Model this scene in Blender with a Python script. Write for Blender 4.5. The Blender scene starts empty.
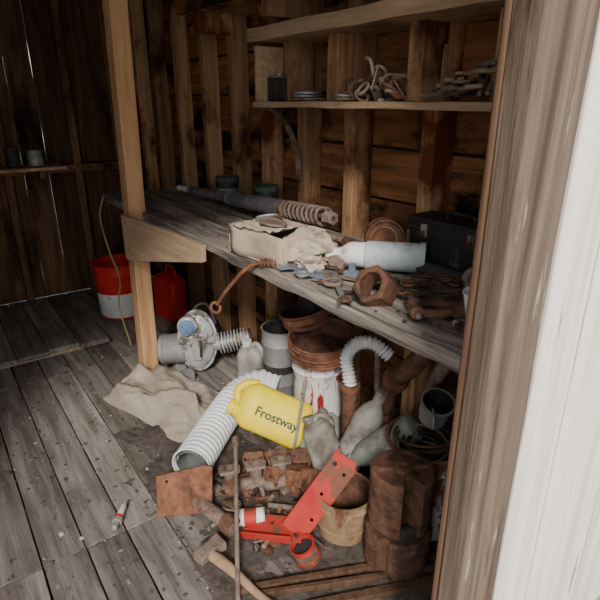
import bpy, bmesh, math, random
from mathutils import Vector, Matrix, noise, Euler
random.seed(7)
V=Vector; pi=math.pi
SC=bpy.context.scene
# ------------------------------------------------------------ materials
def mat(name,c1,c2,scale=10,stretch=(1,1,1),rough=.85,metal=0,bump=.25,spot=None,spot2=None,boards=False,trans=0,lo=.3,hi=.7,bdist=.01,bvar=.5):
    m=bpy.data.materials.new(name);m.use_nodes=True;nt=m.node_tree;N=nt.nodes;L=nt.links
    bs=N['Principled BSDF'];bs.inputs['Roughness'].default_value=rough;bs.inputs['Metallic'].default_value=metal
    bs.inputs['Specular IOR Level'].default_value=.25
    tc=N.new('ShaderNodeTexCoord');src=tc.outputs['Object']
    at=None
    if boards:
        at=N.new('ShaderNodeAttribute');at.attribute_name='bv'
        mu=N.new('ShaderNodeVectorMath');mu.operation='SCALE';mu.inputs[0].default_value=(7.3,5.1,9.7);L.new(at.outputs['Fac'],mu.inputs['Scale'])
        ad=N.new('ShaderNodeVectorMath');ad.operation='ADD';L.new(src,ad.inputs[0]);L.new(mu.outputs[0],ad.inputs[1]);src=ad.outputs[0]
    def nz(sc,st,det=8,dist=0):
        mp=N.new('ShaderNodeMapping');mp.inputs['Scale'].default_value=st;L.new(src,mp.inputs['Vector'])
        n=N.new('ShaderNodeTexNoise');n.inputs['Scale'].default_value=sc;n.inputs['Detail'].default_value=det;n.inputs['Roughness'].default_value=.65
        n.inputs['Distortion'].default_value=dist
        L.new(mp.outputs[0],n.inputs['Vector']);return n.outputs['Fac']
    def ramp(fac,a,b,ca,cb):
        r=N.new('ShaderNodeValToRGB');e=r.color_ramp.elements;e[0].position=a;e[1].position=b
        e[0].color=(*ca,1);e[1].color=(*cb,1);L.new(fac,r.inputs[0]);return r.outputs['Color']
    def mix(fac,a,b,mode='MIX'):
        x=N.new('ShaderNodeMix');x.data_type='RGBA';x.blend_type=mode
        if isinstance(fac,float): x.inputs[0].default_value=fac
        else: L.new(fac,x.inputs[0])
        if isinstance(a,tuple): x.inputs[6].default_value=(*a,1)
        else: L.new(a,x.inputs[6])
        if isinstance(b,tuple): x.inputs[7].default_value=(*b,1)
        else: L.new(b,x.inputs[7])
        return x.outputs[2]
    base=nz(scale,stretch,8,.3 if boards else 0)
    col=ramp(base,lo,hi,c1,c2)
    for sp in (spot,spot2):
        if sp:
            sc_,ss,thr=sp[0],sp[1],sp[2];st=sp[3] if len(sp)>3 else (1,1,1);soft=sp[4] if len(sp)>4 else .06
            k=ramp(nz(ss,st,6),thr,thr+soft,(0,0,0),(1,1,1))
            col=mix(k,col,sc_)
    if boards:
        fr=N.new('ShaderNodeMath');fr.operation='FRACT';mm=N.new('ShaderNodeMath');mm.operation='MULTIPLY';mm.inputs[1].default_value=13.7
        L.new(at.outputs['Fac'],mm.inputs[0]);L.new(mm.outputs[0],fr.inputs[0])
        rr=ramp(fr.outputs[0],0,1,(1-bvar,)*3,(1+bvar*.4,)*3)
        col=mix(1.0,col,rr,'MULTIPLY')
    L.new(col,bs.inputs['Base Color'])
    bp=N.new('ShaderNodeBump');bp.inputs['Strength'].default_value=bump;bp.inputs['Distance'].default_value=bdist
    L.new(base,bp.inputs['Height']);L.new(bp.outputs[0],bs.inputs['Normal'])
    return m
DK=(.014,.008,.005)
M={}
M['wallX']=mat('brown_siding',(.10,.036,.015),(.36,.165,.068),2,(1.2,14,14),boards=True,spot=(DK,2.2,.50,(1,1,2),.10),bump=.6)
M['wallZ']=mat('vertical_siding',(.055,.025,.012),(.22,.115,.055),2,(14,14,1),boards=True,spot=(DK,2,.51,(1,1,.5),.15),bump=.5,bvar=.75)
M['stud']=mat('stud_wood',(.25,.13,.062),(.58,.345,.185),2,(16,16,1),boards=True,spot=((.11,.03,.011),3.2,.51,(1,1,.6),.10),bump=.5,bvar=.45)
M['post']=mat('post_pine',(.46,.24,.105),(.74,.46,.25),2,(16,16,1),boards=True,spot=((.22,.10,.04),2,.57,(4,4,.5),.2),bump=.3,bvar=.15)
M['shelf']=mat('shelf_board',(.28,.18,.105),(.56,.40,.26),2,(1.2,16,16),boards=True,spot=((.14,.075,.04),3,.56,(1,1,1),.15),bump=.5,bvar=.25)
M['bench']=mat('bench_grey_wood',(.12,.10,.088),(.52,.455,.40),2,(1.0,15,15),boards=True,lo=.36,hi=.64,spot=((.07,.048,.035),3,.54,(.5,2,1),.16),spot2=((.10,.055,.032),7,.62,(.7,1,1),.08),bump=1,bvar=.3)
M['floor']=mat('floor_grey_wood',(.11,.094,.083),(.31,.275,.25),2,(1.0,11,11),boards=True,lo=.34,hi=.66,spot=((.10,.08,.068),2.6,.46,(.6,1.4,1),.22),spot2=((.05,.034,.026),22,.60,(1,1,1),.1),bump=1,bvar=.35)
M['jamb']=mat('jamb_weathered',(.055,.036,.025),(.17,.128,.095),2,(16,16,.6),boards=True,lo=.35,hi=.65,spot=((.04,.022,.014),5,.60,(3,3,.4),.1),spot2=((.27,.24,.205),9,.62,(2,2,.3),.05),bump=.8,bvar=.1)
M['jambdark']=mat('jamb_side_wood',(.055,.028,.017),(.15,.085,.05),2,(24,24,1),boards=True,bump=.5,bvar=.1)
M['white_board']=mat('whitewashed_board',(.50,.46,.41),(.76,.73,.69),2,(12,12,.5),boards=True,lo=.3,hi=.6,spot=((.3,.23,.17),6,.64,(3,3,.4),.1),bump=.6,bvar=.1)
M['apron']=mat('apron_board',(.34,.22,.13),(.55,.40,.27),2,(1.2,16,16),boards=True,bump=.35,bvar=.1)
M['rust']=mat('rust',(.055,.028,.020),(.21,.105,.065),22,bump=.8,spot=((.04,.024,.02),9,.53,(1,1,1),.15))
M['rust2']=mat('rust_reddish',(.10,.038,.022),(.28,.13,.075),18,bump=.7,spot=((.05,.026,.018),8,.52,(1,1,1),.15))
M['rustgrey']=mat('rust_greyish',(.10,.072,.058),(.28,.215,.175),18,bump=.6,spot=((.12,.055,.03),10,.53,(1,1,1),.1))
M['rusttan']=mat('rusted_tan_can',(.20,.13,.07),(.36,.255,.15),9,bump=.3,spot=((.12,.05,.025),8,.48,(1,1,.5),.1))
M['dark']=mat('dark_greasy_metal',(.016,.014,.015),(.075,.065,.062),15,rough=.6,metal=.2)
M['spring']=mat('oily_spring_steel',(.05,.047,.055),(.16,.145,.155),15,rough=.55,metal=.2,spot=((.14,.075,.05),12,.56))
M['black']=mat('black_paint',(.012,.012,.014),(.045,.042,.04),9,rough=.55,spot=((.12,.09,.07),7,.60))
M['steel']=mat('dusty_steel',(.20,.20,.20),(.42,.42,.41),14,rough=.55,metal=.4,spot=((.16,.10,.065),9,.56))
M['alu']=mat('cast_aluminium',(.30,.305,.31),(.54,.55,.56),18,rough=.5,metal=.3,spot=((.14,.12,.10),7,.54))
M['galv']=mat('galvanised',(.18,.19,.20),(.36,.36,.35),10,rough=.6,metal=.3,spot=((.18,.10,.055),6,.58))
M['bluecap']=mat('blue_paint',(.08,.15,.28),(.17,.27,.45),12,rough=.5)
M['bluemetal']=mat('blue_grey_metal',(.08,.11,.15),(.21,.26,.33),20,rough=.5,spot=((.2,.12,.08),12,.57))
M['red']=mat('red_paint',(.36,.022,.018),(.50,.05,.035),10,rough=.6,spot=((.17,.065,.04),10,.54,(1,1,1),.05),bump=.15)
M['redpl']=mat('red_plastic',(.5,.015,.012),(.62,.035,.025),6,rough=.45,bump=.05)
M['white']=mat('white_plastic',(.62,.62,.6),(.82,.82,.8),8,rough=.5,spot=((.42,.38,.34),7,.60),bump=.1)
M['duct']=mat('white_duct_vinyl',(.60,.62,.64),(.80,.82,.84),8,rough=.55,spot=((.36,.34,.31),6,.62,(1,1,1),.15),bump=.1)
M['pail']=mat('splattered_white_pail',(.58,.55,.53),(.80,.78,.76),8,rough=.55,spot=((.25,.025,.018),9,.54,(2.2,2.2,.45),.02),spot2=((.22,.14,.09),5,.58,(1,1,1),.06),bump=.2)
M['pail2']=mat('rusty_white_pail',(.5,.47,.44),(.72,.7,.66),8,rough=.6,spot=((.20,.09,.045),6,.53,(1.2,1.2,.6),.05),spot2=((.1,.05,.03),10,.58,(1,1,1),.06),bump=.3)
M['yellow']=mat('yellow_plastic',(.74,.56,.01),(.88,.70,.02),6,rough=.45,spot=((.45,.33,.06),9,.64,(1,1,1),.1),bump=.05)
M['ink']=mat('dark_print',(.02,.05,.03),(.04,.07,.05),6,rough=.5,bump=0)
M['greyplast']=mat('dusty_translucent_plastic',(.20,.195,.18),(.42,.41,.38),9,rough=.5,spot=((.13,.105,.085),5,.48,(1,1,1),.14),bump=.2)
M['greenplast']=mat('grey_green_bottle',(.20,.235,.20),(.40,.44,.38),9,rough=.4,spot=((.16,.14,.11),6,.50,(1,1,1),.12),bump=.15)
M['bluewhite']=mat('pale_blue_plastic',(.38,.44,.46),(.58,.64,.66),9,rough=.5,spot=((.26,.24,.22),6,.52,(1,1,1),.12),bump=.1)
M['canvas']=mat('beige_canvas',(.26,.215,.17),(.42,.365,.30),14,rough=.95,spot=((.15,.115,.085),3.5,.48,(1,1,1),.2),bump=.4)
M['card']=mat('old_cardboard',(.34,.265,.19),(.54,.45,.345),6,rough=.95,spot=((.22,.16,.11),7,.54,(1,1,1),.12),bump=.3)
M['paper']=mat('crumpled_paper',(.36,.295,.225),(.54,.465,.38),6,rough=.9,spot=((.24,.175,.12),7,.53,(1,1,1),.1),bump=.4)
M['rubber']=mat('old_black_rubber',(.025,.025,.027),(.075,.07,.07),12,rough=.7)
M['dirt']=mat('dirt',(.04,.033,.028),(.135,.11,.095),30,bump=.9)
M['green']=mat('dark_green_lid',(.04,.065,.055),(.10,.14,.12),9,rough=.5)
M['handle']=mat('handle_wood',(.25,.15,.09),(.42,.28,.18),3,(8,8,8),bump=.3)
M['cord']=mat('yellow_cord',(.26,.20,.08),(.38,.30,.13),10)
M['ground']=mat('dry_ground',(.28,.24,.19),(.42,.37,.30),5)
M['copper']=mat('dusty_brown_scrap',(.13,.085,.06),(.30,.225,.175),25,bump=.4)
# ------------------------------------------------------------ mesh helper
def frame(o,z,x=None):
    z=V(z).normalized();x=V(x) if x is not None else (V((0,0,1)) if abs(z.z)<.9 else V((1,0,0)))
    x=(x-z*x.dot(z)).normalized();y=z.cross(x)
    m=Matrix((( x.x,y.x,z.x,o[0]),(x.y,y.y,z.y,o[1]),(x.z,y.z,z.z,o[2]),(0,0,0,1)));return m
def T(o,rot=(0,0,0)): return Matrix.Translation(V(o))@Euler([math.radians(a) for a in rot]).to_matrix().to_4x4()
def cr(P,n=8,closed=False):
    P=[V(p) for p in P];out=[];k=len(P)
    rng=range(k if closed else k-1)
    for i in rng:
        if closed: a,b,c,d=P[(i-1)%k],P[i],P[(i+1)%k],P[(i+2)%k]
        else: a,b,c,d=P[max(i-1,0)],P[i],P[i+1],P[min(i+2,k-1)]
        for j in range(n):
            t=j/n;out.append(.5*((2*b)+(c-a)*t+(2*a-5*b+4*c-d)*t*t+(3*b-3*c+d-a)*t**3))
    if not closed: out.append(P[-1])
    return out
def resamp(P,step):
    out=[P[0]];acc=0
    for a,b in zip(P,P[1:]):
        l=(b-a).length;t=step-acc
        while t<=l: out.append(a.lerp(b,t/l));t+=step
        acc=(acc+l)%step if l+acc>=step else acc+l
    return out
def tocam(o): return (V((0,-1.402,1.45))-V(o)).normalized()
class B:
    def __init__(s): s.bm=bmesh.new();s.l=s.bm.verts.layers.float.new('bv');s.m=[]
    def mi(s,m):
        m=M[m] if isinstance(m,str) else m
        if m not in s.m: s.m.append(m)
        return s.m.index(m)
    def add(s,vs,fs,m,Mx=None,bv=None):
        bv=random.random() if bv is None else bv;i=s.mi(m);r=[]
        for v in vs:
            v=V(v); v=Mx@v if Mx else v
            q=s.bm.verts.new(v);q[s.l]=bv;r.append(q)
        for f in fs:
            try: fc=s.bm.faces.new([r[k] for k in f]);fc.material_index=i;fc.smooth=True
            except ValueError: pass
        return r
    def box(s,c,sz,m,Mx=None,rot=None,n=(1,1,1),nz=0,bv=None):
        """box, optionally subdivided along axes and roughened"""
        if rot is not None or Mx is None: Mb=T(c,rot or (0,0,0)); Mx=(Mx@Mb) if Mx else Mb
        else: Mx=Mx@T(c)
        vs=[];fs=[];idx={}
        nx,ny,nzz=n
        def vid(i,j,k):
            if (i,j,k) not in idx:
                idx[(i,j,k)]=len(vs);vs.append(V(((i/nx-.5)*sz[0],(j/ny-.5)*sz[1],(k/nzz-.5)*sz[2])))
            return idx[(i,j,k)]
        for i in range(nx):
            for j in range(ny):
                fs.append((vid(i,j,0),vid(i,j+1,0),vid(i+1,j+1,0),vid(i+1,j,0)))
                fs.append((vid(i,j,nzz),vid(i+1,j,nzz),vid(i+1,j+1,nzz),vid(i,j+1,nzz)))
        for i in range(nx):
            for k in range(nzz):
                fs.append((vid(i,0,k),vid(i+1,0,k),vid(i+1,0,k+1),vid(i,0,k+1)))
                fs.append((vid(i,ny,k),vid(i,ny,k+1),vid(i+1,ny,k+1),vid(i+1,ny,k)))
        for j in range(ny):
            for k in range(nzz):
                fs.append((vid(0,j,k),vid(0,j,k+1),vid(0,j+1,k+1),vid(0,j+1,k)))
                fs.append((vid(nx,j,k),vid(nx,j+1,k),vid(nx,j+1,k+1),vid(nx,j,k+1)))
        if nz:
            o=V((random.random()*9,random.random()*9,random.random()*9))
            vs=[v+noise.noise_vector(v*7+o)*nz for v in vs]
        s.add(vs,fs,m,Mx,bv)
    def lathe(s,prof,Mx,m,seg=28,sx=1,sy=1,n=2,caps=(True,True),nz=0):
        vs=[];fs=[];o=V((random.random()*9,)*3)
        for r,z in prof:
            for k in range(seg):
                a=2*pi*k/seg;ca,sa=math.cos(a),math.sin(a)
                x=math.copysign(abs(ca)**(2/n),ca)*r*sx;y=math.copysign(abs(sa)**(2/n),sa)*r*sy
                q=V((x,y,z))
                if nz: q+=noise.noise_vector(q*12+o)*nz
                vs.append(q)
        for i in range(len(prof)-1):
            for k in range(seg):
                a=i*seg+k;b=i*seg+(k+1)%seg
                fs.append((a,b,b+seg,a+seg))
        if caps[0]: fs.append(tuple(reversed(range(seg))))
        if caps[1]: fs.append(tuple((len(prof)-1)*seg+k for k in range(seg)))
        s.add(vs,fs,m,Mx)
    def cyl(s,a,b,r,m,r2=None,seg=20):
        a,b=V(a),V(b);s.lathe([(r,0),(r if r2 is None else r2,(b-a).length)],frame(a,b-a),m,seg)
    def tube(s,P,r,m,seg=10,closed=False,caps=True,flat=1):
        P=[V(p) for p in P];n=len(P);vs=[];fs=[]
        t=[(P[(i+1)%n]-P[i-1]) if closed else (P[min(i+1,n-1)]-P[max(i-1,0)]) for i in range(n)]
        t=[q.normalized() for q in t]
        u=t[0].orthogonal().normalized()
        for i in range(n):
            u=(u-t[i]*u.dot(t[i])).normalized();w=t[i].cross(u)
            rr=r(i) if callable(r) else r
            for k in range(seg):
                a=2*pi*k/seg;vs.append(P[i]+u*math.cos(a)*rr+w*math.sin(a)*rr*flat)
        for i in range(n if closed else n-1):
            for k in range(seg):
                a=i*seg+k;b=i*seg+(k+1)%seg;c=((i+1)%n)*seg+(k+1)%seg;d=((i+1)%n)*seg+k
                fs.append((a,b,c,d))
        if caps and not closed: fs.append(tuple(reversed(range(seg))));fs.append(tuple((n-1)*seg+k for k in range(seg)))
        s.add(vs,fs,m)
    def ring(s,Mx,R,r,m,seg=24,s2=8,sx=1):
        s.tube([Mx@V((math.cos(2*pi*i/seg)*R*sx,math.sin(2*pi*i/seg)*R,0)) for i in range(seg)],r,m,s2,closed=True)
    def plate(s,out,holes,th,Mx,m):
        b=bmesh.new();E=[]
        def loop(pts):
            vv=[b.verts.new((x,y,0)) for x,y in pts]
            return [b.edges.new((vv[i],vv[(i+1)%len(vv)])) for i in range(len(vv))]
        E+=loop(out)
        for hx,hy,hr in holes: E+=loop([(hx+hr*math.cos(2*pi*k/14),hy+hr*math.sin(2*pi*k/14)) for k in range(14)])
        bmesh.ops.triangle_fill(b,use_beauty=True,edges=E,normal=(0,0,1))
        r=bmesh.ops.extrude_face_region(b,geom=b.faces[:])
        for v in r['geom']:
            if isinstance(v,bmesh.types.BMVert): v.co.z+=th
        bmesh.ops.recalc_face_normals(b,faces=b.faces[:])
        b.verts.index_update()
        s.add([v.co.copy() for v in b.verts],[tuple(v.index for v in f.verts) for f in b.faces],m,Mx);b.free()
    def helix(s,a,b,R,r,turns,m,R2=None,seg=14,s2=6):
        a,b=V(a),V(b);F=frame((0,0,0),b-a).to_3x3();n=int(turns*seg);P=[]
        for i in range(n+1):
            t=i/n;an=2*pi*turns*t;rr=R+((R2 or R)-R)*t
            P.append(a.lerp(b,t)+F@V((math.cos(an)*rr,math.sin(an)*rr,0)))
        s.tube(P,r,m,s2)
    def blob(s,c,rad,m,nz=.2,sub=2,f=3):
        b=bmesh.new();bmesh.ops.create_icosphere(b,subdivisions=sub,radius=1);o=V((random.random()*20,)*3)
        b.verts.index_update()
        vs=[];
        for v in b.verts:
            q=v.co*(1+nz*noise.noise(v.co*f*.6+o));vs.append(V(c)+V((q.x*rad[0],q.y*rad[1],q.z*rad[2])))
        s.add(vs,[tuple(v.index for v in f_.verts) for f_ in b.faces],m);b.free()
    def done(s,name,ang=38,bevel=0,solid=0,sub=0,parent=None):
        bm=s.bm;bmesh.ops.recalc_face_normals(bm,faces=bm.faces[:]) if not solid else None
        for e in bm.edges:
            if len(e.link_faces)==2 and e.calc_face_angle(0)>math.radians(ang): e.smooth=False
        me=bpy.data.meshes.new(name);bm.to_mesh(me);bm.free()
        for m in s.m: me.materials.append(m)
        ob=bpy.data.objects.new(name,me);bpy.context.collection.objects.link(ob)
        if solid: q=ob.modifiers.new('s','SOLIDIFY');q.thickness=solid
        if bevel: q=ob.modifiers.new('b','BEVEL');q.width=bevel;q.segments=2;q.limit_method='ANGLE';q.angle_limit=math.radians(50)
        if parent: ob.parent=parent
        return ob
# ------------------------------------------------------------ shell
XE=-4.3; YW=.09; YS=-3.3; XF=-.42; H=2.4
b=B()
y=YS
while y<YW+.05:
    for (x0,x1) in ((XE,-2.9),(-2.9,-1.55),(-1.55,-.40)):
        b.box(((x0+x1)/2,y+.07,-.02),(x1-x0-.004,.135,.04),'floor',n=(14,1,1),nz=.003)
    y+=.14
b.box((XE/2-.2,(YS+YW)/2,-.07),(4.4,3.6,.05),'dark')
b.done('floor',bevel=.003)
b=B();z=0
while z<H:
    h=random.choice((.19,.2,.2,.23))
    b.box(((XE+XF)/2,YW+.012+random.uniform(0,.004),z+h/2),(XF-XE,.022,h-.010),'wallX',n=(30,1,1),nz=.004);z+=h
b.box(((XE+XF)/2,YW+.04,H/2),(XF-XE,.02,H),'dark')
b.done('wall_right',bevel=.002)
b=B();y=YS
while y<YW+.02:
    w=random.choice((.14,.17,.2));b.box((XE-.012-random.uniform(0,.006),y+w/2,H/2),(.022,w-random.choice((.0005,.002,.004)),H),'wallZ',n=(1,1,14),nz=.002);y+=w
for yy in (.02,-.42,-.9,-1.45,-2.1,-2.7): b.box((XE+.045,yy,H/2),(.09,.05,H),'wallZ')
b.box((XE+.06,(YS+YW)/2,.98),(.11,YW-YS,.05),'wallX')
b.done('wall_far',bevel=.002)
b=B();x=XE
while x<XF:
    w=random.choice((.14,.17,.2));b.box((x+w/2,YS-.012,H/2),(w-.004,.022,H),'wallZ');x+=w
b.done('wall_left',bevel=.002)
b=B();y=YS
while y<YW+.1:
    b.box(((XE+XF)/2,y+.09,H+.012),(XF-XE+.1,.176,.022),'wallX');y+=.18
for x in (-4,-3.4,-2.8,-2.2,-1.6,-1.0): b.box((x,(YS+YW)/2,H-.07),(.045,YW-YS,.14),'wallX')
b.done('ceiling',bevel=.002)
b=B()
b.box((-.445,-.655,1.2),(.05,.13,2.4),'jamb',n=(1,2,16),nz=.004)
b.box((-.476,-.665,1.2),(.012,.115,2.4),'jambdark')
b.done('trim_1',bevel=.004)
b=B();y=-.585
for i in range(9):
    b.box((-.43+.003*(i%2),y+.07,1.2),(.022,.136,2.5),'white_board',n=(1,1,12),nz=.002);y+=.14
b.box((-.45,.1,1.2),(.012,1.3,2.4),'jambdark')
y=-3.4
while y<-2.75: b.box((-.43,y+.07,1.2),(.022,.136,2.5),'white_board');y+=.14
b.done('wall_front',bevel=.002)
b=B();b.box((3,-1,-.14),(40,40,.05),'ground');b.done('ground')
b=B()
for x,w,d in ((-1.21,.06,.10),(-1.61,.06,.10),(-1.94,.06,.09),(-2.25,.055,.09),(-2.56,.06,.09),(-2.89,.055,.09),(-3.26,.055,.09),(-3.62,.05,.09),(-3.95,.05,.09),(-.90,.055,.10),(-.62,.055,.1)):
    b.box((x,YW-d/2,H/2),(w,d,H),'stud',n=(1,1,14),nz=.006)
b.done('stud_framing',bevel=.003)
# ------------------------------------------------------------ shelves
b=B()
b.box((-1.2,-.055,1.435),(1.62,.29,.022),'shelf',n=(16,3,1),nz=.006)
b.box((-1.99,-.07,1.55),(.02,.25,.21),'shelf')
for x in (-1.61,-1.21,-.9,-1.9): b.box((x,-.045,1.56),(.06,.11,.225),'stud',n=(1,1,4),nz=.003)
b.box((-1.25,-.06,1.685),(1.55,.26,.025),'shelf',n=(14,2,1),nz=.006)
b.box((-1.25,-.20,1.695),(1.55,.022,.05),'shelf',n=(14,1,1),nz=.006)
b.done('wall_shelf',bevel=.002)
b=B()
b.box((-1.7,-.04,1.86),(1.9,.34,.028),'stud',n=(16,3,1),nz=.005)
b.box((-1.7,-.22,1.87),(1.9,.03,.07),'wallX',n=(16,1,1),nz=.005)
for x in (-2.56,-1.94,-1.21): b.box((x,-.05,1.80),(.045,.26,.09),'stud')
b.done('overhead_shelf',bevel=.003)
b=B()
b.box((XE+.20,-1.7,1.012),(.26,2.3,.022),'shelf')
for yy in (-2.7,-1.7,-.7): b.box((XE+.16,yy,.97),(.2,.04,.06),'wallZ')
b.done('far_wall_shelf',bevel=.002)
for i,(yy,rr,hh,mm) in enumerate(((-.72,.05,.10,'galv'),(-.86,.045,.13,'dark'),(-1.05,.06,.09,'rust2'),(-1.5,.07,.17,'rusttan'),(-1.95,.05,.12,'galv'),(-2.3,.075,.18,'rust'))):
    b=B();b.lathe([(rr*.95,0),(rr,.004),(rr,hh*.5),(rr*.98,hh*.52),(rr,hh*.54),(rr,hh-.004),(rr*1.03,hh),(rr*.9,hh),(rr*.88,hh-.01)],T((XE+.2,yy,1.026)),mm);b.done('old_paint_can')
# ------------------------------------------------------------ bench
b=B()
ys=[-.53,-.345,-.16,-.004]
for i in range(3):
    y0,y1=ys[i],ys[i+1]
    b.box((-1.86,(y0+y1)/2,.905),(2.78,y1-y0-.007,.044),'bench',n=(40,3,1),nz=.010)
for x in (-3.1,-2.0,-.58):
    b.box((x,-.26,.85),(.05,.50,.07),'wallX')
    b.box((x,-.045,.42),(.07,.07,.82),'wallZ')
b.box((-1.9,-.42,.865),(2.6,.03,.035),'wallX')
b.done('workbench',bevel=.004)
b=B();b.box((0,0,1.2),(.092,.085,2.4),'post',Mx=T((-2.64,-.565,0),(-.9,.9,0)),n=(2,2,12),nz=.002,bv=.3);b.done('wooden_post',bevel=.004)
b=B();xa=V((.71,.075,0)).normalized();na_=xa.cross(V((0,0,1)))
Fa=Matrix(((xa.x,0,na_.x,-2.585),(xa.y,0,na_.y,-.614),(0,1,0,0),(0,0,0,1)))
b.plate([(0,.70),(.04,.695),(.74,.845),(.745,.915),(.35,.925),(.0,.925)],[],.022,Fa,'apron')
for u,z in ((.04,.89),(.05,.76)): q=Fa@V((u,z,.022));b.cyl(q,q+na_*.003,.005,'rust')
b.done('apron_board',bevel=.002)
# ------------------------------------------------------------ floor objects
b=B();y=-1.95
for i in range(8): b.box((-3.62,y,.035),(.95+random.uniform(-.04,.04),.17,.028),'floor',n=(8,1,1),nz=.003);y+=.175
for x in (-4.0,-3.6,-3.2): b.box((x,-1.33,.010),(.07,1.4,.02),'shelf')
b.done('wooden_platform',bevel=.003)
def bucket(b,c,r,h,m,rim=None,inner=None,rb=.86,tilt=(0,0,0),bands=True,bail=True):
    Mx=T(c,tilt);rim=rim or m
    p=[(r*rb-.006,0),(r*rb,.006)]
    if bands: 
        p+=[(r*(rb+(1-rb)*.3),h*.3),(r*(rb+(1-rb)*.3)+.003,h*.31),(r*(rb+(1-rb)*.33),h*.33)]
        p+=[(r*(rb+(1-rb)*.82),h*.80),(r*(rb+(1-rb)*.8)+.006,h*.82),(r*(rb+(1-rb)*.85),h*.84)]
    p+=[(r,h-.006),(r+.005,h-.004),(r+.005,h),(r-.003,h)]
    b.lathe(p,Mx,m,36,caps=(True,False))
    b.lathe([(r-.003,h),(r-.006,h*.5),(r*rb-.006,.012)],Mx,inner or m,36,caps=(False,True))
    if bail:
        P=[Mx@V((math.cos(t)*(r+.006),-abs(math.sin(t))*(r*.75)*1.0,h*.88-math.sin(t)*r*.9)) for t in [pi*i/20 for i in range(21)]]
        b.tube(P,.0025,'steel',6)
        for sx in(-1,1): b.cyl(Mx@V((sx*r*.97,0,h*.88)),Mx@V((sx*(r+.01),0,h*.88)),.012,rim)
b=B();c=(-3.60,-.40,0);bucket(b,c,.165,.40,'redpl',rim='white',bail=False)
b.lathe([(.145,.02),(.150,.03),(.160,.19),(.158,.20)],T(c),'white',36,caps=(False,False))
b.done('red_bucket')
b=B();Mx=T((-3.35,-.13,0),(0,0,15))
b.lathe([(.11,0),(.125,.015),(.125,.27),(.11,.30),(.05,.33)],Mx,'redpl',32,sx=1,sy=.6,n=4)
b.cyl(Mx@V((-.05,0,.32)),Mx@V((-.085,0,.38)),.022,'black')
b.tube([Mx@V(p) for p in cr([(-.02,0,.32),(-.01,0,.37),(.06,0,.37),(.09,0,.30)])],.013,'redpl')
b.done('red_fuel_can')
# motor
b=B();c=V((-2.47,-.33,.20));ax=V((.86,-.50,.12)).normalized();sd=V((.5,.86,0)).normalized()
F=frame(c,ax,(0,0,1))
b.lathe([(.03,-.03),(.105,-.03),(.12,-.02),(.122,-.004),(.138,-.004),(.138,.012),(.122,.012),(.118,.03),(.09,.045),(.05,.05)],F,'alu',36,sx=1.3,sy=.8)
for k in range(8):
    a=2*pi*k/8+.2;q=F@V((math.cos(a)*.160,math.sin(a)*.10,.012));b.cyl(q,q+ax*.012,.010,'steel',seg=6)
for k in range(6):
    b.box((.0,.0,.04),(.20,.006,.03),'alu',Mx=F@Matrix.Rotation(k*pi/6,4,'Z'))
q=F@V((.10,.045,.03));b.lathe([(.05,0),(.055,.01),(.055,.035),(.042,.045)],frame(q,ax),'alu',28);b.lathe([(.040,.0),(.040,.012),(.02,.018)],frame(q+ax*.042,ax),'bluecap',24)
b.box((-.03,0,.05),(.13,.05,.03),'steel',Mx=F);b.box((-.03,-.02,.066),(.10,.012,.01),'dark',Mx=F)
s0=F@V((-.03,-.09,.0));d=V((.45,.85,.16)).normalized()
b.cyl(s0,s0+d*.20,.038,'steel')
for k in range(9): b.cyl(s0+d*(.03+.018*k),s0+d*(.038+.018*k),.062,'alu' if k%2 else 'galv',seg=28)
b.cyl(s0+d*.2,s0+d*.215,.05,'dark',seg=24)
s1=F@V((-.05,.06,-.03));e=V((-.6,-.75,-.12)).normalized()
b.lathe([(.07,0),(.085,.01),(.085,.12),(.09,.125),(.09,.145),(.075,.155),(.03,.16)],frame(s1,e),'galv',32)
b.lathe([(.12,0),(.12,.12),(.1,.14)],frame(c-ax*.17,ax,(0,0,1)),'dark',32)
for p_ in ((-.1,-.08,0),(.06,-.1,0),(-.06,.08,0)): b.box((c.x+p_[0],c.y+p_[1],.03),(.05,.06,.06),'galv')
b.tube(cr([F@V((.13,.02,.0)),F@V((.19,.0,-.02)),F@V((.19,-.06,-.04)),F@V((.08,-.10,-.04))]),.008,'rubber')
b.done('electric_motor',bevel=.0015)
# canvas sack
b=B();A,Bq,Cq,Dq=V((-2.50,-.87,0)),V((-1.86,-.68,0)),V((-2.08,-.34,0)),V((-2.62,-.52,0))
n=50;vs=[];fs=[]
for i in range(n+1):
    for j in range(n+1):
        u,v=i/n,j/n;p=A.lerp(Bq,u).lerp(Dq.lerp(Cq,u),v)
        edge=min(1,min(u,1-u)*6)**.5*min(1,min(v,1-v)*5)**.5
        h=.045+.080*(math.sin(v*pi)**.7)*(1-.25*abs(u-.6))
        w_=u*4-v*6;f=.026*math.sin(w_*1.9+2*noise.noise(V((u*3,v*3,0))))+noise.noise(V((u*6,v*5,2)))*.018-abs(noise.noise(V((u*4+v*4,v*2,5))))*.06+abs(noise.noise(V((u*8-v*9,v*3,15))))*.03
        p=p+V((noise.noise(V((u*3,v*3,8)))*.05,noise.noise(V((u*3,v*3,18)))*.05,0))
        vs.append((p.x,p.y,max(.004,edge*(h+f)+.006)))
for i in range(n):
    for j in range(n): a=i*(n+1)+j;fs.append((a,a+n+1,a+n+2,a+1))
b.add(vs,fs,'canvas');b.done('canvas_sack',ang=80)
# flexible duct
b=B();P=resamp(cr([(-1.64,-.76,.085),(-1.74,-.65,.085),(-1.86,-.51,.088),(-1.95,-.37,.11),(-1.95,-.25,.13),(-1.87,-.18,.12)],20),.004)
b.tube(P,lambda i:.068+.012*(abs(math.cos(pi*i/7))**.6),'duct',30,caps=False)
b.tube(P,lambda i:.060,'galv',28,caps=False)
d=(P[0]-P[6]).normalized();b.ring(frame(P[0],d),.078,.004,'duct',36)
b.done('flexible_duct_hose')
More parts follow.
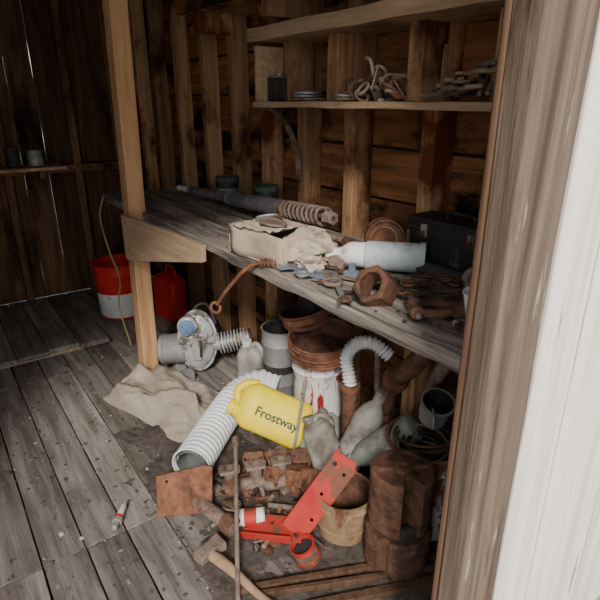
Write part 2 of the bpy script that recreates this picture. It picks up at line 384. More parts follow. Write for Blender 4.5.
# yellow jug
def jugmesh(b,Mx,w,t,L,m,capm=None,handle=True,nn=3.2):
    pr=[(.82,0),(.97,.012),(1,.03),(1,L*.30),(.985,L*.32),(.985,L*.66),(1,L*.68),(.97,L*.76),(.80,L*.85),(.5,L*.91)]
    b.lathe([(r*w/2,z) for r,z in pr],Mx,m,40,sx=1,sy=t/w,n=nn)
    Mn=Mx@Matrix.Translation((-w*.18,0,0))
    b.lathe([(w*.20,L*.86),(w*.15,L*.91),(w*.14,L*.93),(w*.17,L*.94),(w*.17,L*1.0),(w*.13,L*1.0)],Mn,capm or m,24)
    if handle: b.tube([Mx@V(p) for p in cr([(-w*.02,0,L*.90),(w*.18,0,L*.97),(w*.40,0,L*.88),(w*.46,0,L*.74)])],w*.085,m,12)
b=B();jc=V((-1.72,-.52,.275));ja=V((.58,.68,-.40)).normalized()
nrm=tocam(jc);nrm=(nrm-ja*nrm.dot(ja)).normalized();wd=nrm.cross(ja)
jF=frame(jc+ja*.34,-ja,wd)
jugmesh(b,jF,.205,.115,.34,'yellow','yellow')
jug=b.done('yellow_antifreeze_jug',ang=60)
cu=bpy.data.curves.new('txt','FONT');cu.body='Frostway';cu.size=.052;cu.extrude=.0006;cu.offset=.0012;cu.align_x='CENTER';cu.align_y='CENTER'
to=bpy.data.objects.new('label_text',cu);bpy.context.collection.objects.link(to)
bpy.context.view_layer.update()
me=bpy.data.meshes.new_from_object(to.evaluated_get(bpy.context.evaluated_depsgraph_get()));bpy.data.objects.remove(to)
me.materials.append(M['ink']);to=bpy.data.objects.new('label_text',me);bpy.context.collection.objects.link(to);to.parent=jug
up=nrm.cross(ja);tc=jc+ja*.205+nrm*.0582-up*.012
to.matrix_world=Matrix(((ja.x,up.x,nrm.x,tc.x),(ja.y,up.y,nrm.y,tc.y),(ja.z,up.z,nrm.z,tc.z),(0,0,0,1)))
# plate
b=B();R2=V((.58,.81,0)).normalized()
Fp=Matrix(((R2.x,-.30,.75,-1.545),(R2.y,.22,-.55,-.94),(0,.93,.36,.002),(0,0,0,1)))
b.plate([(0,0),(.20,.015),(.20,.185),(.17,.19),(-.01,.15)],[(.03,.13,.006),(.16,.03,.006)],.012,Fp,'rust2');b.done('rusty_steel_plate',bevel=.001)
b=B();F=frame((-1.56,-1.10,.02),V((-.14,.10,0)))
b.lathe([(.009,0),(.011,.002),(.011,.03)],F,'steel',16);b.lathe([(.019,.03),(.019,.045)],F,'steel',6)
b.lathe([(.014,.045),(.015,.05),(.014,.06)],F,'redpl',16);b.lathe([(.012,.06),(.011,.11),(.008,.115)],F,'white',16);b.lathe([(.006,.115),(.007,.118),(.007,.135)],F,'steel',12)
b.box((0,-.009,-.006),(.004,.002,.012),'steel',Mx=F);b.done('spark_plug')
b=B();a0,a1=V((-.98,-.92,.012)),V((-1.52,-.62,.19))
b.cyl(a0,a1,.008,'rustgrey',seg=10);b.cyl(a1,a1+(a1-a0).normalized()*.04,.013,'rustgrey',seg=10);b.cyl(a0,a0-(a1-a0).normalized()*.02,.012,'rust',seg=10);b.done('steel_pry_bar')
b=B();h0,h1=V((-1.25,-.885,.045)),V((-.92,-.80,.03))
P=cr([h0,h0.lerp(h1,.3)+V((0,.006,0)),h0.lerp(h1,.7),h1],8);b.tube(P,lambda i:.015+.003*math.sin(i*.3),'handle',10,flat=.75)
d=(h1-h0).normalized();sdv=V((-d.y,d.x,0));Fh=Matrix(((d.x,sdv.x,0,h0.x),(d.y,sdv.y,0,h0.y),(d.z,0,1,h0.z),(0,0,0,1)))
b.plate([(-.022,-.04),(.022,-.04),(.02,.02),(.032,.06),(-.028,.066),(-.022,.02)],[],.034,Fh@T((0,0,-.017)),'rustgrey')
b.done('old_hatchet',bevel=.003)
b=B();b.cyl((-1.53,-.82,.05),(-1.29,-.76,.04),.026,'rustgrey');b.lathe([(.033,0),(.036,.01),(.036,.04),(.033,.05)],frame((-1.34,-.77,.042),(.28,.06,-.01)),'rust');b.lathe([(.03,0),(.03,.03)],frame((-1.55,-.825,.05),(.28,.06,-.01)),'rust',8);b.done('rusty_pipe_fitting')
b=B();F=frame((-1.33,-.73,.036),(.5,.8,.05));b.lathe([(.030,0),(.034,.003),(.034,.1),(.030,.103)],F,'white');b.lathe([(.0345,.03),(.0345,.075)],F,'red',caps=(False,False));b.lathe([(.036,0),(.036,.004)],F,'steel');b.lathe([(.036,.1),(.036,.105)],F,'steel');b.done('small_tin_can')
b=B();F=T((-1.06,-.60,.002),(18,-14,0));b.lathe([(.040,0),(.043,.003),(.043,.02),(.041,.022),(.041,.06),(.044,.063),(.044,.068),(.038,.068),(.038,.055)],F,'red',32);b.lathe([(.0415,.028),(.0415,.050)],F,'rustgrey',caps=(False,False));b.lathe([(.037,.05),(.035,.056),(.01,.057)],F,'dark');b.done('red_tin_can')
b=B();bucket(b,(-1.10,-.42,0),.10,.175,'rusttan',inner='rust',rb=.92,tilt=(0,0,0),bail=False);b.done('rusty_metal_bucket')
# cast iron counterweight
b=B();c=(-.895,-.36,0)
def notched(b,z0,z1,r,Mx,m,na=None,depth=.045,hw=.3,seg=48,grooves=()):
    def ringpts(z,rr):
        o=[]
        for k in range(seg):
            a=2*pi*k/seg;d=(a-na+pi)%(2*pi)-pi if na is not None else 9
            q=rr-(depth if abs(d)<hw else 0)
            o.append(V((math.cos(a)*q,math.sin(a)*q,z)))
        return o
    prof=[(r-.006,z0),(r,z0+.006)]
    for g in grooves: prof+=[(r,g-.006),(r-.006,g-.004),(r-.006,g+.004),(r,g+.006)]
    prof+=[(r,z1-.008),(r-.008,z1),(r-.022,z1),(r-.026,z1-.006),(r-.05,z1-.006)]
    vs=[]
    for rr,z in prof: vs+=ringpts(z,rr)
    fs=[]
    for i in range(len(prof)-1):
        for k in range(seg):
            a=i*seg+k;q=i*seg+(k+1)%seg;fs.append((a,q,q+seg,a+seg))
    fs+=[tuple(reversed(range(seg))),tuple((len(prof)-1)*seg+k for k in range(seg))]
    b.add(vs,fs,m,Mx)
notched(b,0,.155,.108,T(c),'rust',na=math.radians(-70),depth=.012,hw=.12,grooves=(.11,))
notched(b,.15,.20,.086,T(c),'dark')
notched(b,.175,.375,.102,T((c[0],c[1],0)),'rust',na=math.radians(-25),depth=.05,hw=.24,grooves=(.215,.33))
b.lathe([(.03,.36),(.028,.382),(.014,.382),(.012,.365)],T(c),'rust',20)
for a in (60,150,240): b.box((.055,0,.375),(.05,.010,.012),'rust',Mx=T(c,(0,0,a)))
b.done('cast_iron_counterweight',ang=30)
# red bracket
b=B();C0=V((-1.14,-.60,.07));T0=V((-1.10,-.41,.30));ax=(T0-C0).normalized();nn=tocam(C0);nn=(nn-ax*nn.dot(ax)).normalized();w=ax.cross(nn)
Fb=Matrix(((ax.x,w.x,nn.x,C0.x),(ax.y,w.y,nn.y,C0.y),(ax.z,w.z,nn.z,C0.z),(0,0,0,1)))
L=(T0-C0).length
b.plate([(-.02,-.045),(L,-.045),(L+.01,.03),(L-.02,.045),(-.02,.045)],[(L-.04,-.025,.008),(L-.05,.022,.006),(L*.5,0,.006),(L*.2,.025,.006)],.006,Fb,'red')
b.box((L/2,-.045,-.018),(L+.02,.006,.045),'red',Mx=Fb);b.box((L/2-.01,.045,-.018),(L,.006,.045),'red',Mx=Fb)
E1=V((-1.32,-.74,.035));a2=(E1-C0).normalized();n2=V((.1,-.2,1));n2=(n2-a2*n2.dot(a2)).normalized();w2=a2.cross(n2)
F2=Matrix(((a2.x,w2.x,n2.x,C0.x),(a2.y,w2.y,n2.y,C0.y),(a2.z,w2.z,n2.z,C0.z-.01),(0,0,0,1)));l2=(E1-C0).length
b.plate([(-.03,-.045),(l2*.8,-.05),(l2,-.02),(l2,.03),(l2*.7,.05),(-.02,.05)],[(l2*.8,0,.012),(l2*.4,.02,.008)],.006,F2,'red')
b.box((l2*.4,-.047,.015),(l2*.8,.006,.035),'red',Mx=F2)
b.done('red_steel_bracket',bevel=.001)
# exhaust manifolds
def manifold(b,o,d,up,L,m,nb=3):
    F=frame(o,d,up)
    b.tube([F@V(p) for p in cr([(0,0,0),(.006,0,L*.3),(0,0,L*.7),(0,.02,L)],6)],.030,m,14)
    for k in range(nb):
        z=L*(.1+.8*k/(nb-1)) if nb>1 else L/2
        b.tube([F@V(p) for p in cr([(0,0,z),(.04,.0,z),(.075,.015,z),(.085,.02,z)],5)],.024,m,12)
        Fl=F@T((.085,.02,z),(0,90,8))
        b.plate([(-.036,-.028),(.036,-.028),(.042,0),(.036,.028),(-.036,.028),(-.042,0)],[(0,0,.018),(-.031,0,.006),(.031,0,.006)],.012,Fl,m)
    Fe=F@T((0,.02,L));b.plate([(-.04,-.04),(.04,-.04),(.04,.04),(-.04,.04)],[(0,0,.02),(.028,.028,.005),(-.028,-.028,.005)],.012,Fe,m)
b=B();manifold(b,(-1.55,-.55,.075),(.45,.75,.02),(.5,-.35,.75),.24,'rust');b.done('exhaust_manifold',bevel=.0015)
b=B();manifold(b,(-1.47,-.70,.05),(.35,.8,.04),(-.3,-.1,.9),.25,'rustgrey');b.done('exhaust_manifold',bevel=.0015)
b=B();manifold(b,(-1.40,-.46,.08),(.6,.1,.25),(.1,-.9,.6),.17,'rust2',2);b.done('exhaust_manifold',bevel=.0015)
b=B();ms=['rust','rust2','rustgrey','dark','copper','rust','rustgrey']
for i in range(220):
    u,v=random.random(),random.random()
    x=-1.62+u*.50;y=-.74+v*.50
    if (x+1.10)**2+(y+.42)**2<.015: continue
    z=.022+.09*max(0,1-abs(u-.4)*2)*max(0,1-abs(v-.6)*1.6)*random.random()
    k=random.random();m=random.choice(ms);dr=V((random.uniform(-1,1),random.uniform(-1,1),random.uniform(-.3,.3)))
    if k<.35: b.cyl((x,y,z),V((x,y,z))+dr.normalized()*random.uniform(.03,.11),random.uniform(.004,.012),m,seg=8)
    elif k<.5: b.ring(frame((x,y,z),(random.uniform(-.5,.5),random.uniform(-.5,.5),1)),random.uniform(.015,.035),random.uniform(.003,.007),m,16,6)
    elif k<.7: b.lathe([(.014,0),(.014,.012)],frame((x,y,z),dr),m,6)
    elif k<.88: b.plate([(-.03,-.015),(.03,-.02),(.035,.012),(-.025,.018)],[(0,0,.007)],.005,frame((x,y,z),(random.uniform(-.6,.6),random.uniform(-.6,.6),1)),m)
    else: b.blob((x,y,z),(.02,.025,.015),m,.6,1)
b.done('scrap_metal_pile')
b=B()
for i in range(1500):
    if i<750: x=random.uniform(-1.9,-.75);y=random.uniform(-.98,.0)
    else: x=random.uniform(-3.0,-.8);y=random.uniform(-1.5,0)
    r=random.uniform(.0015,.006)*(1.8 if random.random()<.06 else 1)
    b.blob((x,y,r*.3),(r*random.uniform(.8,2.2),r*random.uniform(.8,2),r*.6),random.choice(['dirt','dirt','copper','rustgrey','dirt','dirt','bench']),.5,1)
b.done('floor_debris')
b=B();n=70;vs=[];fs=[]
for i in range(n+1):
    for j in range(n+1):
        x=-2.3+1.7*i/n;y=-1.0+.98*j/n;e=min(1,min(i,n-i)/9)*min(1,min(j,n-j+8)/18)
        vs.append((x,y,-.007+e*(.016+.022*noise.noise(V((x*6,y*6,0)))+.008*noise.noise(V((x*30,y*30,3))))))
for i in range(n):
    for j in range(n): a=i*(n+1)+j;fs.append((a,a+n+1,a+n+2,a+1))
b.add(vs,fs,'dirt');b.done('dirt_and_shade_layer',ang=80)  # floor dirt; its dark colour also stands in for shade under the bench
# pails, pots
b=B();bucket(b,(-1.62,-.135,0),.116,.43,'pail',rim='steel',inner='rust',rb=.93);b.done('paint_pail')
b=B();bucket(b,(-1.575,-.155,.434),.135,.10,'rust2',inner='rust',rb=.95,tilt=(9,6,0),bail=False)
b.ring(T((-1.575,-.155,.45),(9,6,0)),.134,.006,'rust2',32);b.ring(T((-1.565,-.165,.49),(9,6,0)),.138,.005,'rust2',32);b.done('rusty_pot')
b=B();bucket(b,(-1.68,-.145,.54),.115,.07,'rust2',inner='dark',rb=.93,tilt=(10,-12,0),bail=False);b.ring(T((-1.68,-.145,.565),(10,-12,0)),.115,.005,'rust',32);b.done('rusty_pot')
b=B();bucket(b,(-1.94,-.13,0),.088,.42,'galv',inner='dark',rb=.85,bail=True);b.done('galvanised_bucket')
b=B();jugmesh(b,T((-2.10,-.20,0),(0,0,30)),.15,.11,.30,'greyplast','white');b.done('dusty_plastic_jug',ang=60)
b=B();P=resamp(cr([(-1.27,-.06,.52),(-1.32,-.10,.565),(-1.38,-.13,.55),(-1.42,-.15,.48),(-1.40,-.15,.40),(-1.39,-.15,.35)],12),.004)
b.tube(P,lambda i:.024+.005*math.cos(2*pi*i/4),'duct',18);b.done('white_corrugated_hose')
b=B();b.tube(cr([(-1.39,-.15,.37),(-1.39,-.15,.25),(-1.40,-.14,.12),(-1.41,-.12,.0)],6),.033,'rust',16);b.lathe([(.04,0),(.042,.01),(.04,.03)],frame((-1.39,-.15,.34),(0,0,1)),'rust2');b.done('rusty_exhaust_pipe')
b=B();b.tube(cr([(-1.10,-.04,.62),(-1.16,-.05,.52),(-1.24,-.06,.42),(-1.26,-.07,.30),(-1.24,-.06,.0)],8),.038,'rust',18)
b.lathe([(.05,0),(.052,.01),(.052,.03),(.045,.035)],frame((-1.24,-.06,.42),(.08,.0,.1)),'rust2');b.lathe([(.048,0),(.048,.03)],frame((-1.26,-.07,.26),(0,0,1)),'rust');b.done('rusty_exhaust_pipe')
b=B();b.tube(cr([(-1.02,-.03,.60),(-1.08,-.03,.45),(-1.11,-.04,.25),(-1.12,-.04,.0)],8),.026,'rustgrey',14);b.done('rusty_exhaust_pipe')
b=B();b.cyl((-1.33,-.03,0),(-1.38,-.03,.7),.014,'rustgrey');b.done('scrap_iron_rod')
b=B();b.cyl((-.98,-.03,0),(-.86,-.03,.8),.018,'dark');b.done('scrap_iron_rod')
b=B();b.cyl((-1.44,-.42,.01),(-1.50,-.30,.36),.006,'steel',seg=8);b.cyl((-1.50,-.30,.36),(-1.503,-.294,.378),.009,'steel',seg=8);b.done('thin_steel_rod')
def bottle(b,Mx,r,L,m,cap='white',neck=.3):
    b.lathe([(r*.85,0),(r,.008),(r,L*.2),(r*.97,L*.22),(r*.97,L*.55),(r,L*.57),(r*.98,L*.66),(r*.75,L*.78),(r*.4,L*.86),(r*.33,L*.90),(r*.40,L*.905),(r*.40,L),(r*.3,L)],Mx,m,28)
b=B();bottle(b,frame((-1.34,-.22,.02),(.10,.10,.36)),.062,.40,'greyplast');b.done('plastic_bottle')
b=B();jugmesh(b,frame((-1.28,-.32,.06),(-.12,-.02,.25),(.5,.8,0)),.13,.09,.26,'greyplast');b.done('dusty_plastic_jug',ang=60)
b=B();A0=V((-1.26,-.27,.11));B0=V((-1.06,-.12,.34));b.lathe([(.04,0),(.05,.006),(.052,.03),(.052,.18),(.050,.19),(.05,.22),(.045,.25),(.028,.285),(.024,.30),(.028,.302),(.028,.325)],frame(B0,A0-B0),'greenplast',28,sx=1,sy=1,n=2.6);b.done('plastic_bottle')
b=B();jugmesh(b,frame((-1.47,-.30,.05),(.02,.1,.2),(.6,.8,0)),.11,.08,.2,'greyplast');b.done('dusty_plastic_jug',ang=60)
b=B();bucket(b,(-.98,-.15,0),.138,.35,'pail2',rim='rust',inner='rust',rb=.93);
b.ring(T((-.98,-.15,.35)),.140,.007,'rust2',36);b.done('paint_pail')
b=B()
for k in range(9): b.ring(T((-.98+random.uniform(-.015,.015),-.15+random.uniform(-.015,.015),.27+.011*k),(random.uniform(-14,14),random.uniform(-14,14),0)),.085+random.uniform(-.02,.02),.005,random.choice(['dark','rust','copper','rubber']),30,6)
b.done('wire_coil')
b=B();bucket(b,(-1.00,-.11,.40),.055,.10,'galv',inner='dark',tilt=(10,20,0),bail=False,bands=False);b.tube(cr([(-.96,-.16,.48),(-.93,-.19,.47),(-.93,-.19,.43),(-.96,-.16,.42)]),.005,'galv');b.done('metal_cup')
b=B();b.box((-.95,-.56,.016),(.022,.66,.02),'jambdark',rot=(0,0,-24));b.box((-.90,-.55,.018),(.018,.64,.025),'jambdark',rot=(0,0,-26));b.box((-.83,-.52,.014),(.03,.66,.018),'jambdark',rot=(0,0,-23));b.done('loose_lumber_strip',bevel=.003)
# ------------------------------------------------------------ items on bench
ZB=.934
b=B();s0,s1=V((-2.96,-.16,.964)),V((-1.50,-.17,1.035));at=lambda t:s0.lerp(s1,t)
b.cyl(at(0),at(.10),.017,'white');b.cyl(at(.10),at(.14),.018,'steel');b.cyl(at(.12),at(1.0),.011,'spring',seg=10)
b.helix(at(.14),at(.45),.019,.005,26,'spring',.024);b.helix(at(.45),at(.78),.029,.0065,22,'spring',.032);b.helix(at(.78),at(.97),.033,.007,9,'rustgrey',.033)
b.cyl(at(.44),at(.455),.034,'steel');b.cyl(at(.77),at(.785),.037,'rust');b.cyl(at(.97),at(1),.026,'rustgrey',seg=6)
b.done('spring_shaft')
b=B();b.box((-1.66,-.20,ZB+.028),(.07,.12,.05),'bench',rot=(0,0,20));b.done('wood_block',bevel=.003)
b=B();b.cyl((-2.0,-.10,.947),(-1.42,-.16,.957),.014,'rustgrey',seg=12);b.cyl((-1.44,-.158,.957),(-1.41,-.161,.957),.022,'rust',seg=6);b.done('rusty_iron_rod')
for x,y in ((-2.53,-.065),(-2.14,-.065)):
    b=B();b.lathe([(.056,0),(.060,.004),(.060,.11),(.054,.12)],T((x,y,ZB)),'dark',28);b.lathe([(.061,.112),(.063,.116),(.063,.135),(.054,.139),(.05,.133)],T((x,y,ZB)),'green',28);b.lathe([(.0605,.03),(.0605,.08)],T((x,y,ZB)),'galv',28,caps=(False,False));b.done('old_paint_jar')
b=B();cx,cy=-1.50,-.425;L,W,Hh=.30,.19,.105
Mx=T((cx,cy,ZB),(0,0,6))
def wall(b,p,q,h,m,Mx,n=10,amp=.006,lean=0):
    p,q=V(p),V(q);vs=[];fs=[];d=(q-p).normalized();nr=V((-d.y,d.x,0));sd=random.random()*10
    for i in range(n+1):
        for j in range(5):
            t=i/n;zz=j/4*h*(1+.08*noise.noise(V((t*4,sd,0))));vs.append(p.lerp(q,t)+V((0,0,zz))+nr*(noise.noise(V((t*3,j*.6,sd)))*amp*2+lean*j/4))
    for i in range(n):
        for j in range(4): a=i*5+j;fs.append((a,a+5,a+6,a+1))
    b.add(vs,fs,m,Mx)
wall(b,(-L/2,-W/2,0),(L/2,-W/2,0),Hh,'card',Mx);wall(b,(L/2,-W/2,0),(L/2,W/2,0),Hh,'card',Mx);wall(b,(L/2,W/2,0),(-L/2,W/2,0),Hh,'card',Mx);wall(b,(-L/2,W/2,0),(-L/2,-W/2,0),Hh,'card',Mx)
def sheet(b,o,ux,uy,m,Mx=None,n=14,amp=.01,f=6,fn=None):
    o,ux,uy=V(o),V(ux),V(uy);nr=ux.cross(uy).normalized();sd=random.random()*10;vs=[];fs=[]
    for i in range(n+1):
        for j in range(n+1):
            u,v=i/n,j/n;q=o+ux*u+uy*v+nr*noise.noise(V((u*f,v*f,sd)))*amp
            if fn:q+=fn(u,v)
            vs.append(q)
    for i in range(n):
        for j in range(n): a=i*(n+1)+j;fs.append((a,a+n+1,a+n+2,a+1))
    b.add(vs,fs,m,Mx)
sheet(b,(-L/2,-W/2,Hh),(L*.7,0,.002),(0,W*1.0,.0),'card',Mx,amp=.006)
sheet(b,(-L/2+.03,-W/2-.008,Hh+.004),(L*.7,0,.008),(0,W*.55,.004),'paper',Mx,amp=.010)
sheet(b,(-L/2,-W/2,.004),(L,0,0),(0,W,0),'card',Mx,amp=0)
b.done('cardboard_box',ang=60,solid=.0035)
b=B();b.blob((-1.38,-.375,.98),(.105,.10,.055),'paper',.5,4,4);b.blob((-1.30,-.43,.96),(.055,.05,.028),'paper',.7,3,5);b.done('crumpled_paper_bag',ang=25)
b=B();F=T((-1.57,-.41,1.052),(3,-2,0));b.lathe([(.046,0),(.05,.003),(.05,.008),(.044,.008),(.043,.004)],F,'steel',32);b.done('jar_lid')
b=B();F=T((-1.47,-.46,1.058),(-4,2,0));b.lathe([(.055,0),(.06,.003),(.06,.009),(.055,.009),(.052,.004)],F,'rustgrey',32,sx=1,sy=.7);b.done('jar_lid')
b=B();o=V((-1.28,-.12,ZB+.067));d=V((.75,-.62,.12)).normalized();F=frame(o-d*.06,d)
b.lathe([(.062,0),(.065,.002),(.065,.03),(.062,.033),(.062,.075),(.065,.078),(.065,.115),(.067,.118),(.067,.124),(.06,.124),(.058,.114),(.02,.114)],F,'rust2',36);b.ring(frame(o+d*.058,d),.04,.003,'rusttan',24);b.done('rusty_tin_can')
b=B();Mx=T((-1.0,-.07,ZB),(0,0,0))
b.box((0,0,.065),(.32,.115,.13),'black',Mx=Mx);b.box((0,0,.150),(.325,.12,.036),'black',Mx=Mx);b.box((0,0,.133),(.33,.124,.006),'dark',Mx=Mx)
for x in (-.09,.09): b.box((x,-.062,.13),(.022,.008,.04),'steel',Mx=Mx);b.box((x,-.066,.12),(.014,.006,.02),'rust',Mx=Mx)
b.tube([Mx@V(p) for p in cr([(-.05,-.0,.168),(-.045,0,.185),(.045,0,.185),(.05,0,.168)])],.005,'dark')
for x in(-.158,.158): b.box((x,-.055,.06),(.01,.012,.12),'rustgrey',Mx=Mx)
b.done('black_tool_box',bevel=.004)
b=B();p0=V((-1.295,-.365,ZB+.047));p1=V((-1.05,-.165,ZB+.052));F=frame(p0,p1-p0)
b.lathe([(.012,0),(.017,0),(.018,.025),(.022,.028),(.022,.034),(.018,.036),(.022,.05),(.038,.075),(.041,.09),(.041,.135)],F,'white',32)
b.lathe([(.041,.130),(.046,.134),(.047,.15),(.047,.30),(.050,.302),(.050,.318),(.044,.32),(.040,.31),(.02,.308)],F,'bluewhite',32)
b.done('pale_plastic_bottle')
b=B();b.tube(cr([(-1.13,-.16,.957),(-1.06,-.19,.967),(-.98,-.18,.962),(-.86,-.17,.957),(-.72,-.17,.957)],8),.021,'rubber',14);b.done('rubber_hose')
b=B();d=V((.15,-.75,.5)).normalized();F=frame((-.965,-.455,ZB+.040),d)
hexp=lambda r:[(r*math.cos(pi/3*k),r*math.sin(pi/3*k)) for k in range(6)]
b.plate(hexp(.056),[(0,0,.034)],.075,F@T((0,0,-.04)),'rust');b.done('hex_nut',bevel=.004)
b=B()
b.plate([(-.07,-.03),(.05,-.035),(.075,-.005),(.05,.03),(-.05,.035),(-.08,.005)],[(-.04,0,.014),(.0,0,.012),(.04,0,.013),(-.065,0,.004)],.005,T((-1.23,-.45,ZB+.006),(0,4,35)),'bluemetal')
b.plate([(-.05,-.03),(.05,-.03),(.055,.0),(.05,.03),(-.05,.03)],[(-.025,0,.013),(.025,0,.013)],.005,T((-1.33,-.47,ZB+.014),(8,0,60)),'bluemetal')
b.plate([(-.04,-.02),(.05,-.025),(.05,.02),(-.04,.025)],[(0,0,.01)],.004,T((-1.17,-.47,ZB+.008),(0,-8,10)),'steel');b.done('gasket_plate')
def wrench(b,o,rz,L,m):
    F=T(o,(0,0,rz));b.box((0,0,.004),(L,.014,.007),m,Mx=F)
    b.plate([(0.02,-.012),(-.012,-.02),(-.028,-.014),(-.012,-.007),(-.012,.007),(-.028,.014),(-.012,.02),(.02,.012)],[],.008,F@T((-L/2,0,0)),m)
    b.plate([(.018*math.cos(k*pi/8),.018*math.sin(k*pi/8)) for k in range(16)],[(0,0,.010)],.008,F@T((L/2+.01,0,0)),m)
b=B();wrench(b,(-1.14,-.40,ZB+.004),20,.16,'rustgrey');b.done('rusty_wrench')
b=B();wrench(b,(-1.06,-.50,ZB+.004),150,.12,'steel');b.done('rusty_wrench')
b=B();b.ring(T((-1.13,-.47,ZB+.012)),.026,.006,'rustgrey');b.ring(T((-1.24,-.50,ZB+.014)),.02,.004,'steel')
b.cyl((-1.10,-.36,ZB+.010),(-1.02,-.32,ZB+.010),.009,'dark');b.lathe([(.014,0),(.014,.01)],frame((-1.02,-.32,ZB+.008),(.08,.04,0)),'dark',6)
b.lathe([(.03,0),(.028,.012),(.012,.016),(.012,.04)],T((-1.17,-.36,ZB)),'bluemetal',20)
b.tube(cr([(-1.07,-.5,ZB+.006),(-1.04,-.46,ZB+.006),(-1.07,-.43,ZB+.006)]),.005,'rust')
for i in range(60):
    x=random.uniform(-1.45,-.62);y=random.uniform(-.5,-.1);k=random.choice(['rust','rustgrey','copper','dark'])
    b.lathe([(.009,0),(.009,.008)],frame((x,y,ZB+.004),(random.uniform(-1,1),random.uniform(-1,1),.6)),k,6)
b.blob((-1.25,-.34,ZB+.02),(.035,.04,.026),'copper',.6,3);b.done('machine_parts',)
b=B()
for i in range(300):
    x=random.uniform(-3.0,-.6);y=random.uniform(-.51,-.03);r=random.uniform(.002,.005)
    b.blob((x,y,.929+r*.4),(r*random.uniform(.8,2),r*random.uniform(.8,2),r*.6),random.choice(['dirt','copper','dirt','rustgrey']),.5,1)
b.done('bench_debris')
def link(b,c,d,up,m,l=.024,w=.012,r=.005):
    F=frame(c,up,d);P=[]
    for k in range(16):
        a=2*pi*k/16;P.append(F@V((math.cos(a)*w*.9+math.copysign(l-w,math.cos(a)),math.sin(a)*w,0)))
    b.tube(P,r,m,6,closed=True)
def chain(b,P,m,l=.024,w=.013,r=.0048):
    P=resamp(cr(P,20),l*1.45)
    for i in range(len(P)-1):
        d=(P[i+1]-P[i]);link(b,P[i],d,V((0,0,1)) if i%2 else V((d.y,-d.x,.35)),m,l,w,r)
b=B();chain(b,[(-.98,-.30,ZB+.02),(-.93,-.24,ZB+.03),(-.86,-.25,ZB+.05),(-.84,-.31,ZB+.03),(-.90,-.35,ZB+.02),(-.95,-.36,ZB+.018),(-.93,-.28,ZB+.05),(-.87,-.22,ZB+.03),(-.80,-.27,ZB+.02)],'rust');b.done('rusty_chain')
b=B();F=T((-.79,-.39,ZB+.02),(0,0,50))
b.tube([F@V(p) for p in cr([(-.06,-.03,0),(.0,-.035,0),(.03,0,0),(.0,.035,0),(-.06,.03,0)])],.011,'rust',10)
for s_ in(-1,1): b.lathe([(.018,-.01),(.018,.01)],F@T((-.065,s_*.03,0),(90,0,0)),'rust',16)
b.cyl(F@V((-.065,-.06,0)),F@V((-.065,.06,0)),.008,'rustgrey');b.box((.05,0,.0),(.05,.04,.03),'rust',Mx=F);b.done('rusty_clevis',bevel=.002)
b=B();F=frame((-.83,-.20,ZB+.045),(.5,-.7,.45));b.lathe([(.012,0),(.038,0),(.04,.004),(.038,.009),(.012,.009)],F,'rustgrey',28,caps=(True,True));b.ring(F@T((0,0,.009)),.022,.003,'rust',20);b.done('steel_washer_disc')
b=B();b.lathe([(.024,0),(.026,.003),(.034,.10),(.037,.102),(.034,.104),(.031,.098),(.022,.01)],T((-.675,-.39,ZB),(6,-4,0)),'white',28,nz=.004);b.done('paper_cup')
b=B();P=cr([(-1.30,-.46,ZB+.012),(-1.38,-.50,ZB+.014),(-1.46,-.555,.93),(-1.55,-.59,.84),(-1.645,-.60,.74)],10);b.tube(P,.007,'rust2',8)
b.ring(frame((-1.66,-.60,.722),(.5,-.8,.1)),.02,.006,'rust2',18);b.helix(P[8],P[16],.013,.004,6,'rust');b.ring(frame((-1.30,-.45,ZB+.02),(.1,0,1)),.018,.005,'rust2',18);b.done('turnbuckle_hook')
# ------------------------------------------------------------ shelf items
ZS=1.449
b=B();b.box((-1.93,-.12,ZS+.045),(.06,.08,.085),'dark');b.box((-1.93,-.12,ZS+.091),(.064,.084,.008),'galv');b.cyl((-1.93,-.12,ZS+.09),(-1.93,-.12,ZS+.105),.014,'steel');b.done('oil_tin',bevel=.003)
b=B()
for x,y,r,k in ((-1.75,-.12,.05,3),(-1.66,-.15,.045,1),(-1.47,-.14,.05,2),(-1.82,-.07,.04,1)):
    for q in range(k): b.lathe([(r*.9,0),(r,.003),(r,.009),(r*.9,.010)],T((x+q*.006,y,ZS+q*.011)),'steel' if q else 'rustgrey',28)
b.done('jar_lid')
b=B()
for i in range(36):
    x=-1.36+random.uniform(-.11,.14);y=-.12+random.uniform(-.06,.05);z=ZS+.012+random.random()*.11*max(.1,1-abs(x+1.34)*6)
    m=random.choice(['rustgrey','copper','rust','rust'])
    F=frame((x,y,z),(random.uniform(-1,1),random.uniform(-1,1),random.uniform(.2,1)))
    if i%3==0: b.tube([F@V(p) for p in cr([(-.03,-.02,0),(-.02,.03,0),(.02,.03,0),(.03,-.02,0)])],.006,m)
    elif i%3==1: b.ring(F,.022,.005,m)
    else: b.plate([(-.035,-.015),(.035,-.015),(.035,.015),(-.035,.015)],[(.02,0,.007),(-.02,0,.007)],.006,F,m)
b.done('hose_clamp_pile')
b=B();b.lathe([(.03,0),(.032,.003),(.032,.055),(.028,.06)],T((-1.53,-.06,ZS)),'rust2');b.done('small_tin_can')
b=B()
chain(b,[(-1.10,-.16,ZS+.015),(-1.04,-.10,ZS+.02),(-.98,-.15,ZS+.03),(-.92,-.09,ZS+.04),(-.86,-.15,ZS+.03),(-.80,-.10,ZS+.02),(-.74,-.16,ZS+.015)],'copper')
chain(b,[(-1.06,-.09,ZS+.02),(-1.02,-.14,ZS+.06),(-.96,-.10,ZS+.08),(-.92,-.16,ZS+.07),(-.86,-.10,ZS+.08),(-.80,-.15,ZS+.05),(-.74,-.1,ZS+.02)],'rusttan')
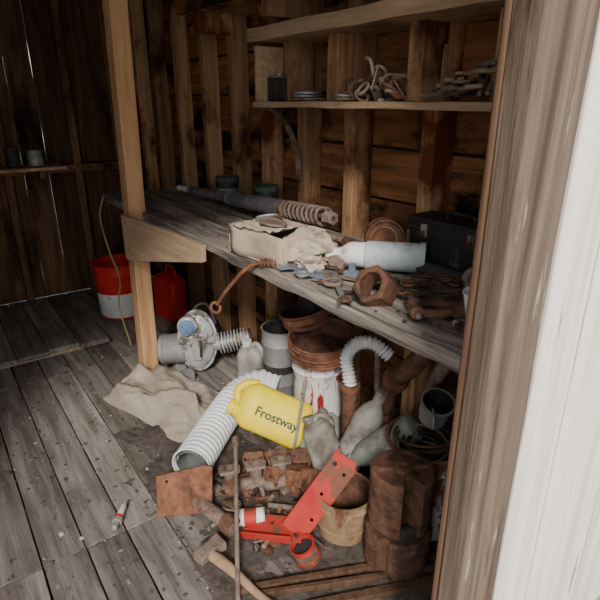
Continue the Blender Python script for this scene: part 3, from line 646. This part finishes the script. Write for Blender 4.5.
chain(b,[(-1.08,-.13,ZS+.02),(-1.0,-.16,ZS+.04),(-.93,-.12,ZS+.095),(-.86,-.15,ZS+.08),(-.78,-.12,ZS+.04)],'rustgrey')
for i in range(30):
    x=random.uniform(-1.1,-.75);b.cyl((x,random.uniform(-.18,-.03),ZS+.01+.04*random.random()),(x+random.uniform(-.06,.06),random.uniform(-.18,-.03),ZS+.015+.07*random.random()),.006,random.choice(['rust','copper','rustgrey']),seg=8)
b.done('chain_pile')
b=B()
for i in range(12):
    x=random.uniform(-2.0,-1.5);y=random.uniform(-.18,-.05);b.cyl((x,y,1.885),(x+random.uniform(-.1,.1),y+random.uniform(-.04,.04),1.89),.009,random.choice(['rust','dark','galv']),seg=8)
b.lathe([(.03,0),(.03,.04)],T((-1.75,-.15,1.876)),'dark');b.done('spare_part_pile')
b=B();b.tube(cr([(-2.30,-.02,1.425),(-2.14,-.02,1.41),(-2.02,-.02,1.34),(-1.95,-.02,1.24),(-1.93,-.02,1.12)],10),.012,'rustgrey',8,flat=.35);b.lathe([(.012,0),(.012,.01)],frame((-1.93,-.03,1.13),(0,1,0)),'rust',10);b.done('curved_metal_strap')
b=B();b.tube(cr([(-3.18,-.54,.93),(-3.22,-.57,.80),(-3.16,-.56,.6),(-3.12,-.53,.42),(-3.10,-.56,.25),(-3.02,-.54,.01)],10),.005,'cord',8);b.done('yellow_cord')
# ------------------------------------------------------------ light
w=bpy.data.worlds.new('w');SC.world=w;w.use_nodes=True
bg=w.node_tree.nodes['Background'];bg.inputs[0].default_value=(.98,.985,1.0,1);bg.inputs[1].default_value=2.3
sl=bpy.data.lights.new('sun','SUN');sl.energy=4.3;sl.angle=math.radians(10);sl.color=(1,.93,.84);so=bpy.data.objects.new('sun',sl);bpy.context.collection.objects.link(so)
so.rotation_euler=V((-.72,.52,-.66)).to_track_quat('-Z','Y').to_euler()
# ------------------------------------------------------------ camera
p=math.radians(21);th=math.radians(35.7)
cam=bpy.data.cameras.new('camera');co=bpy.data.objects.new('camera',cam);bpy.context.collection.objects.link(co)
cam.lens=31.2;cam.sensor_width=36;cam.clip_start=.02;co.location=(0,-1.402,1.45)
co.rotation_euler=V((-math.cos(th)*math.cos(p),math.sin(th)*math.cos(p),-math.sin(p))).to_track_quat('-Z','Y').to_euler()
SC.camera=co
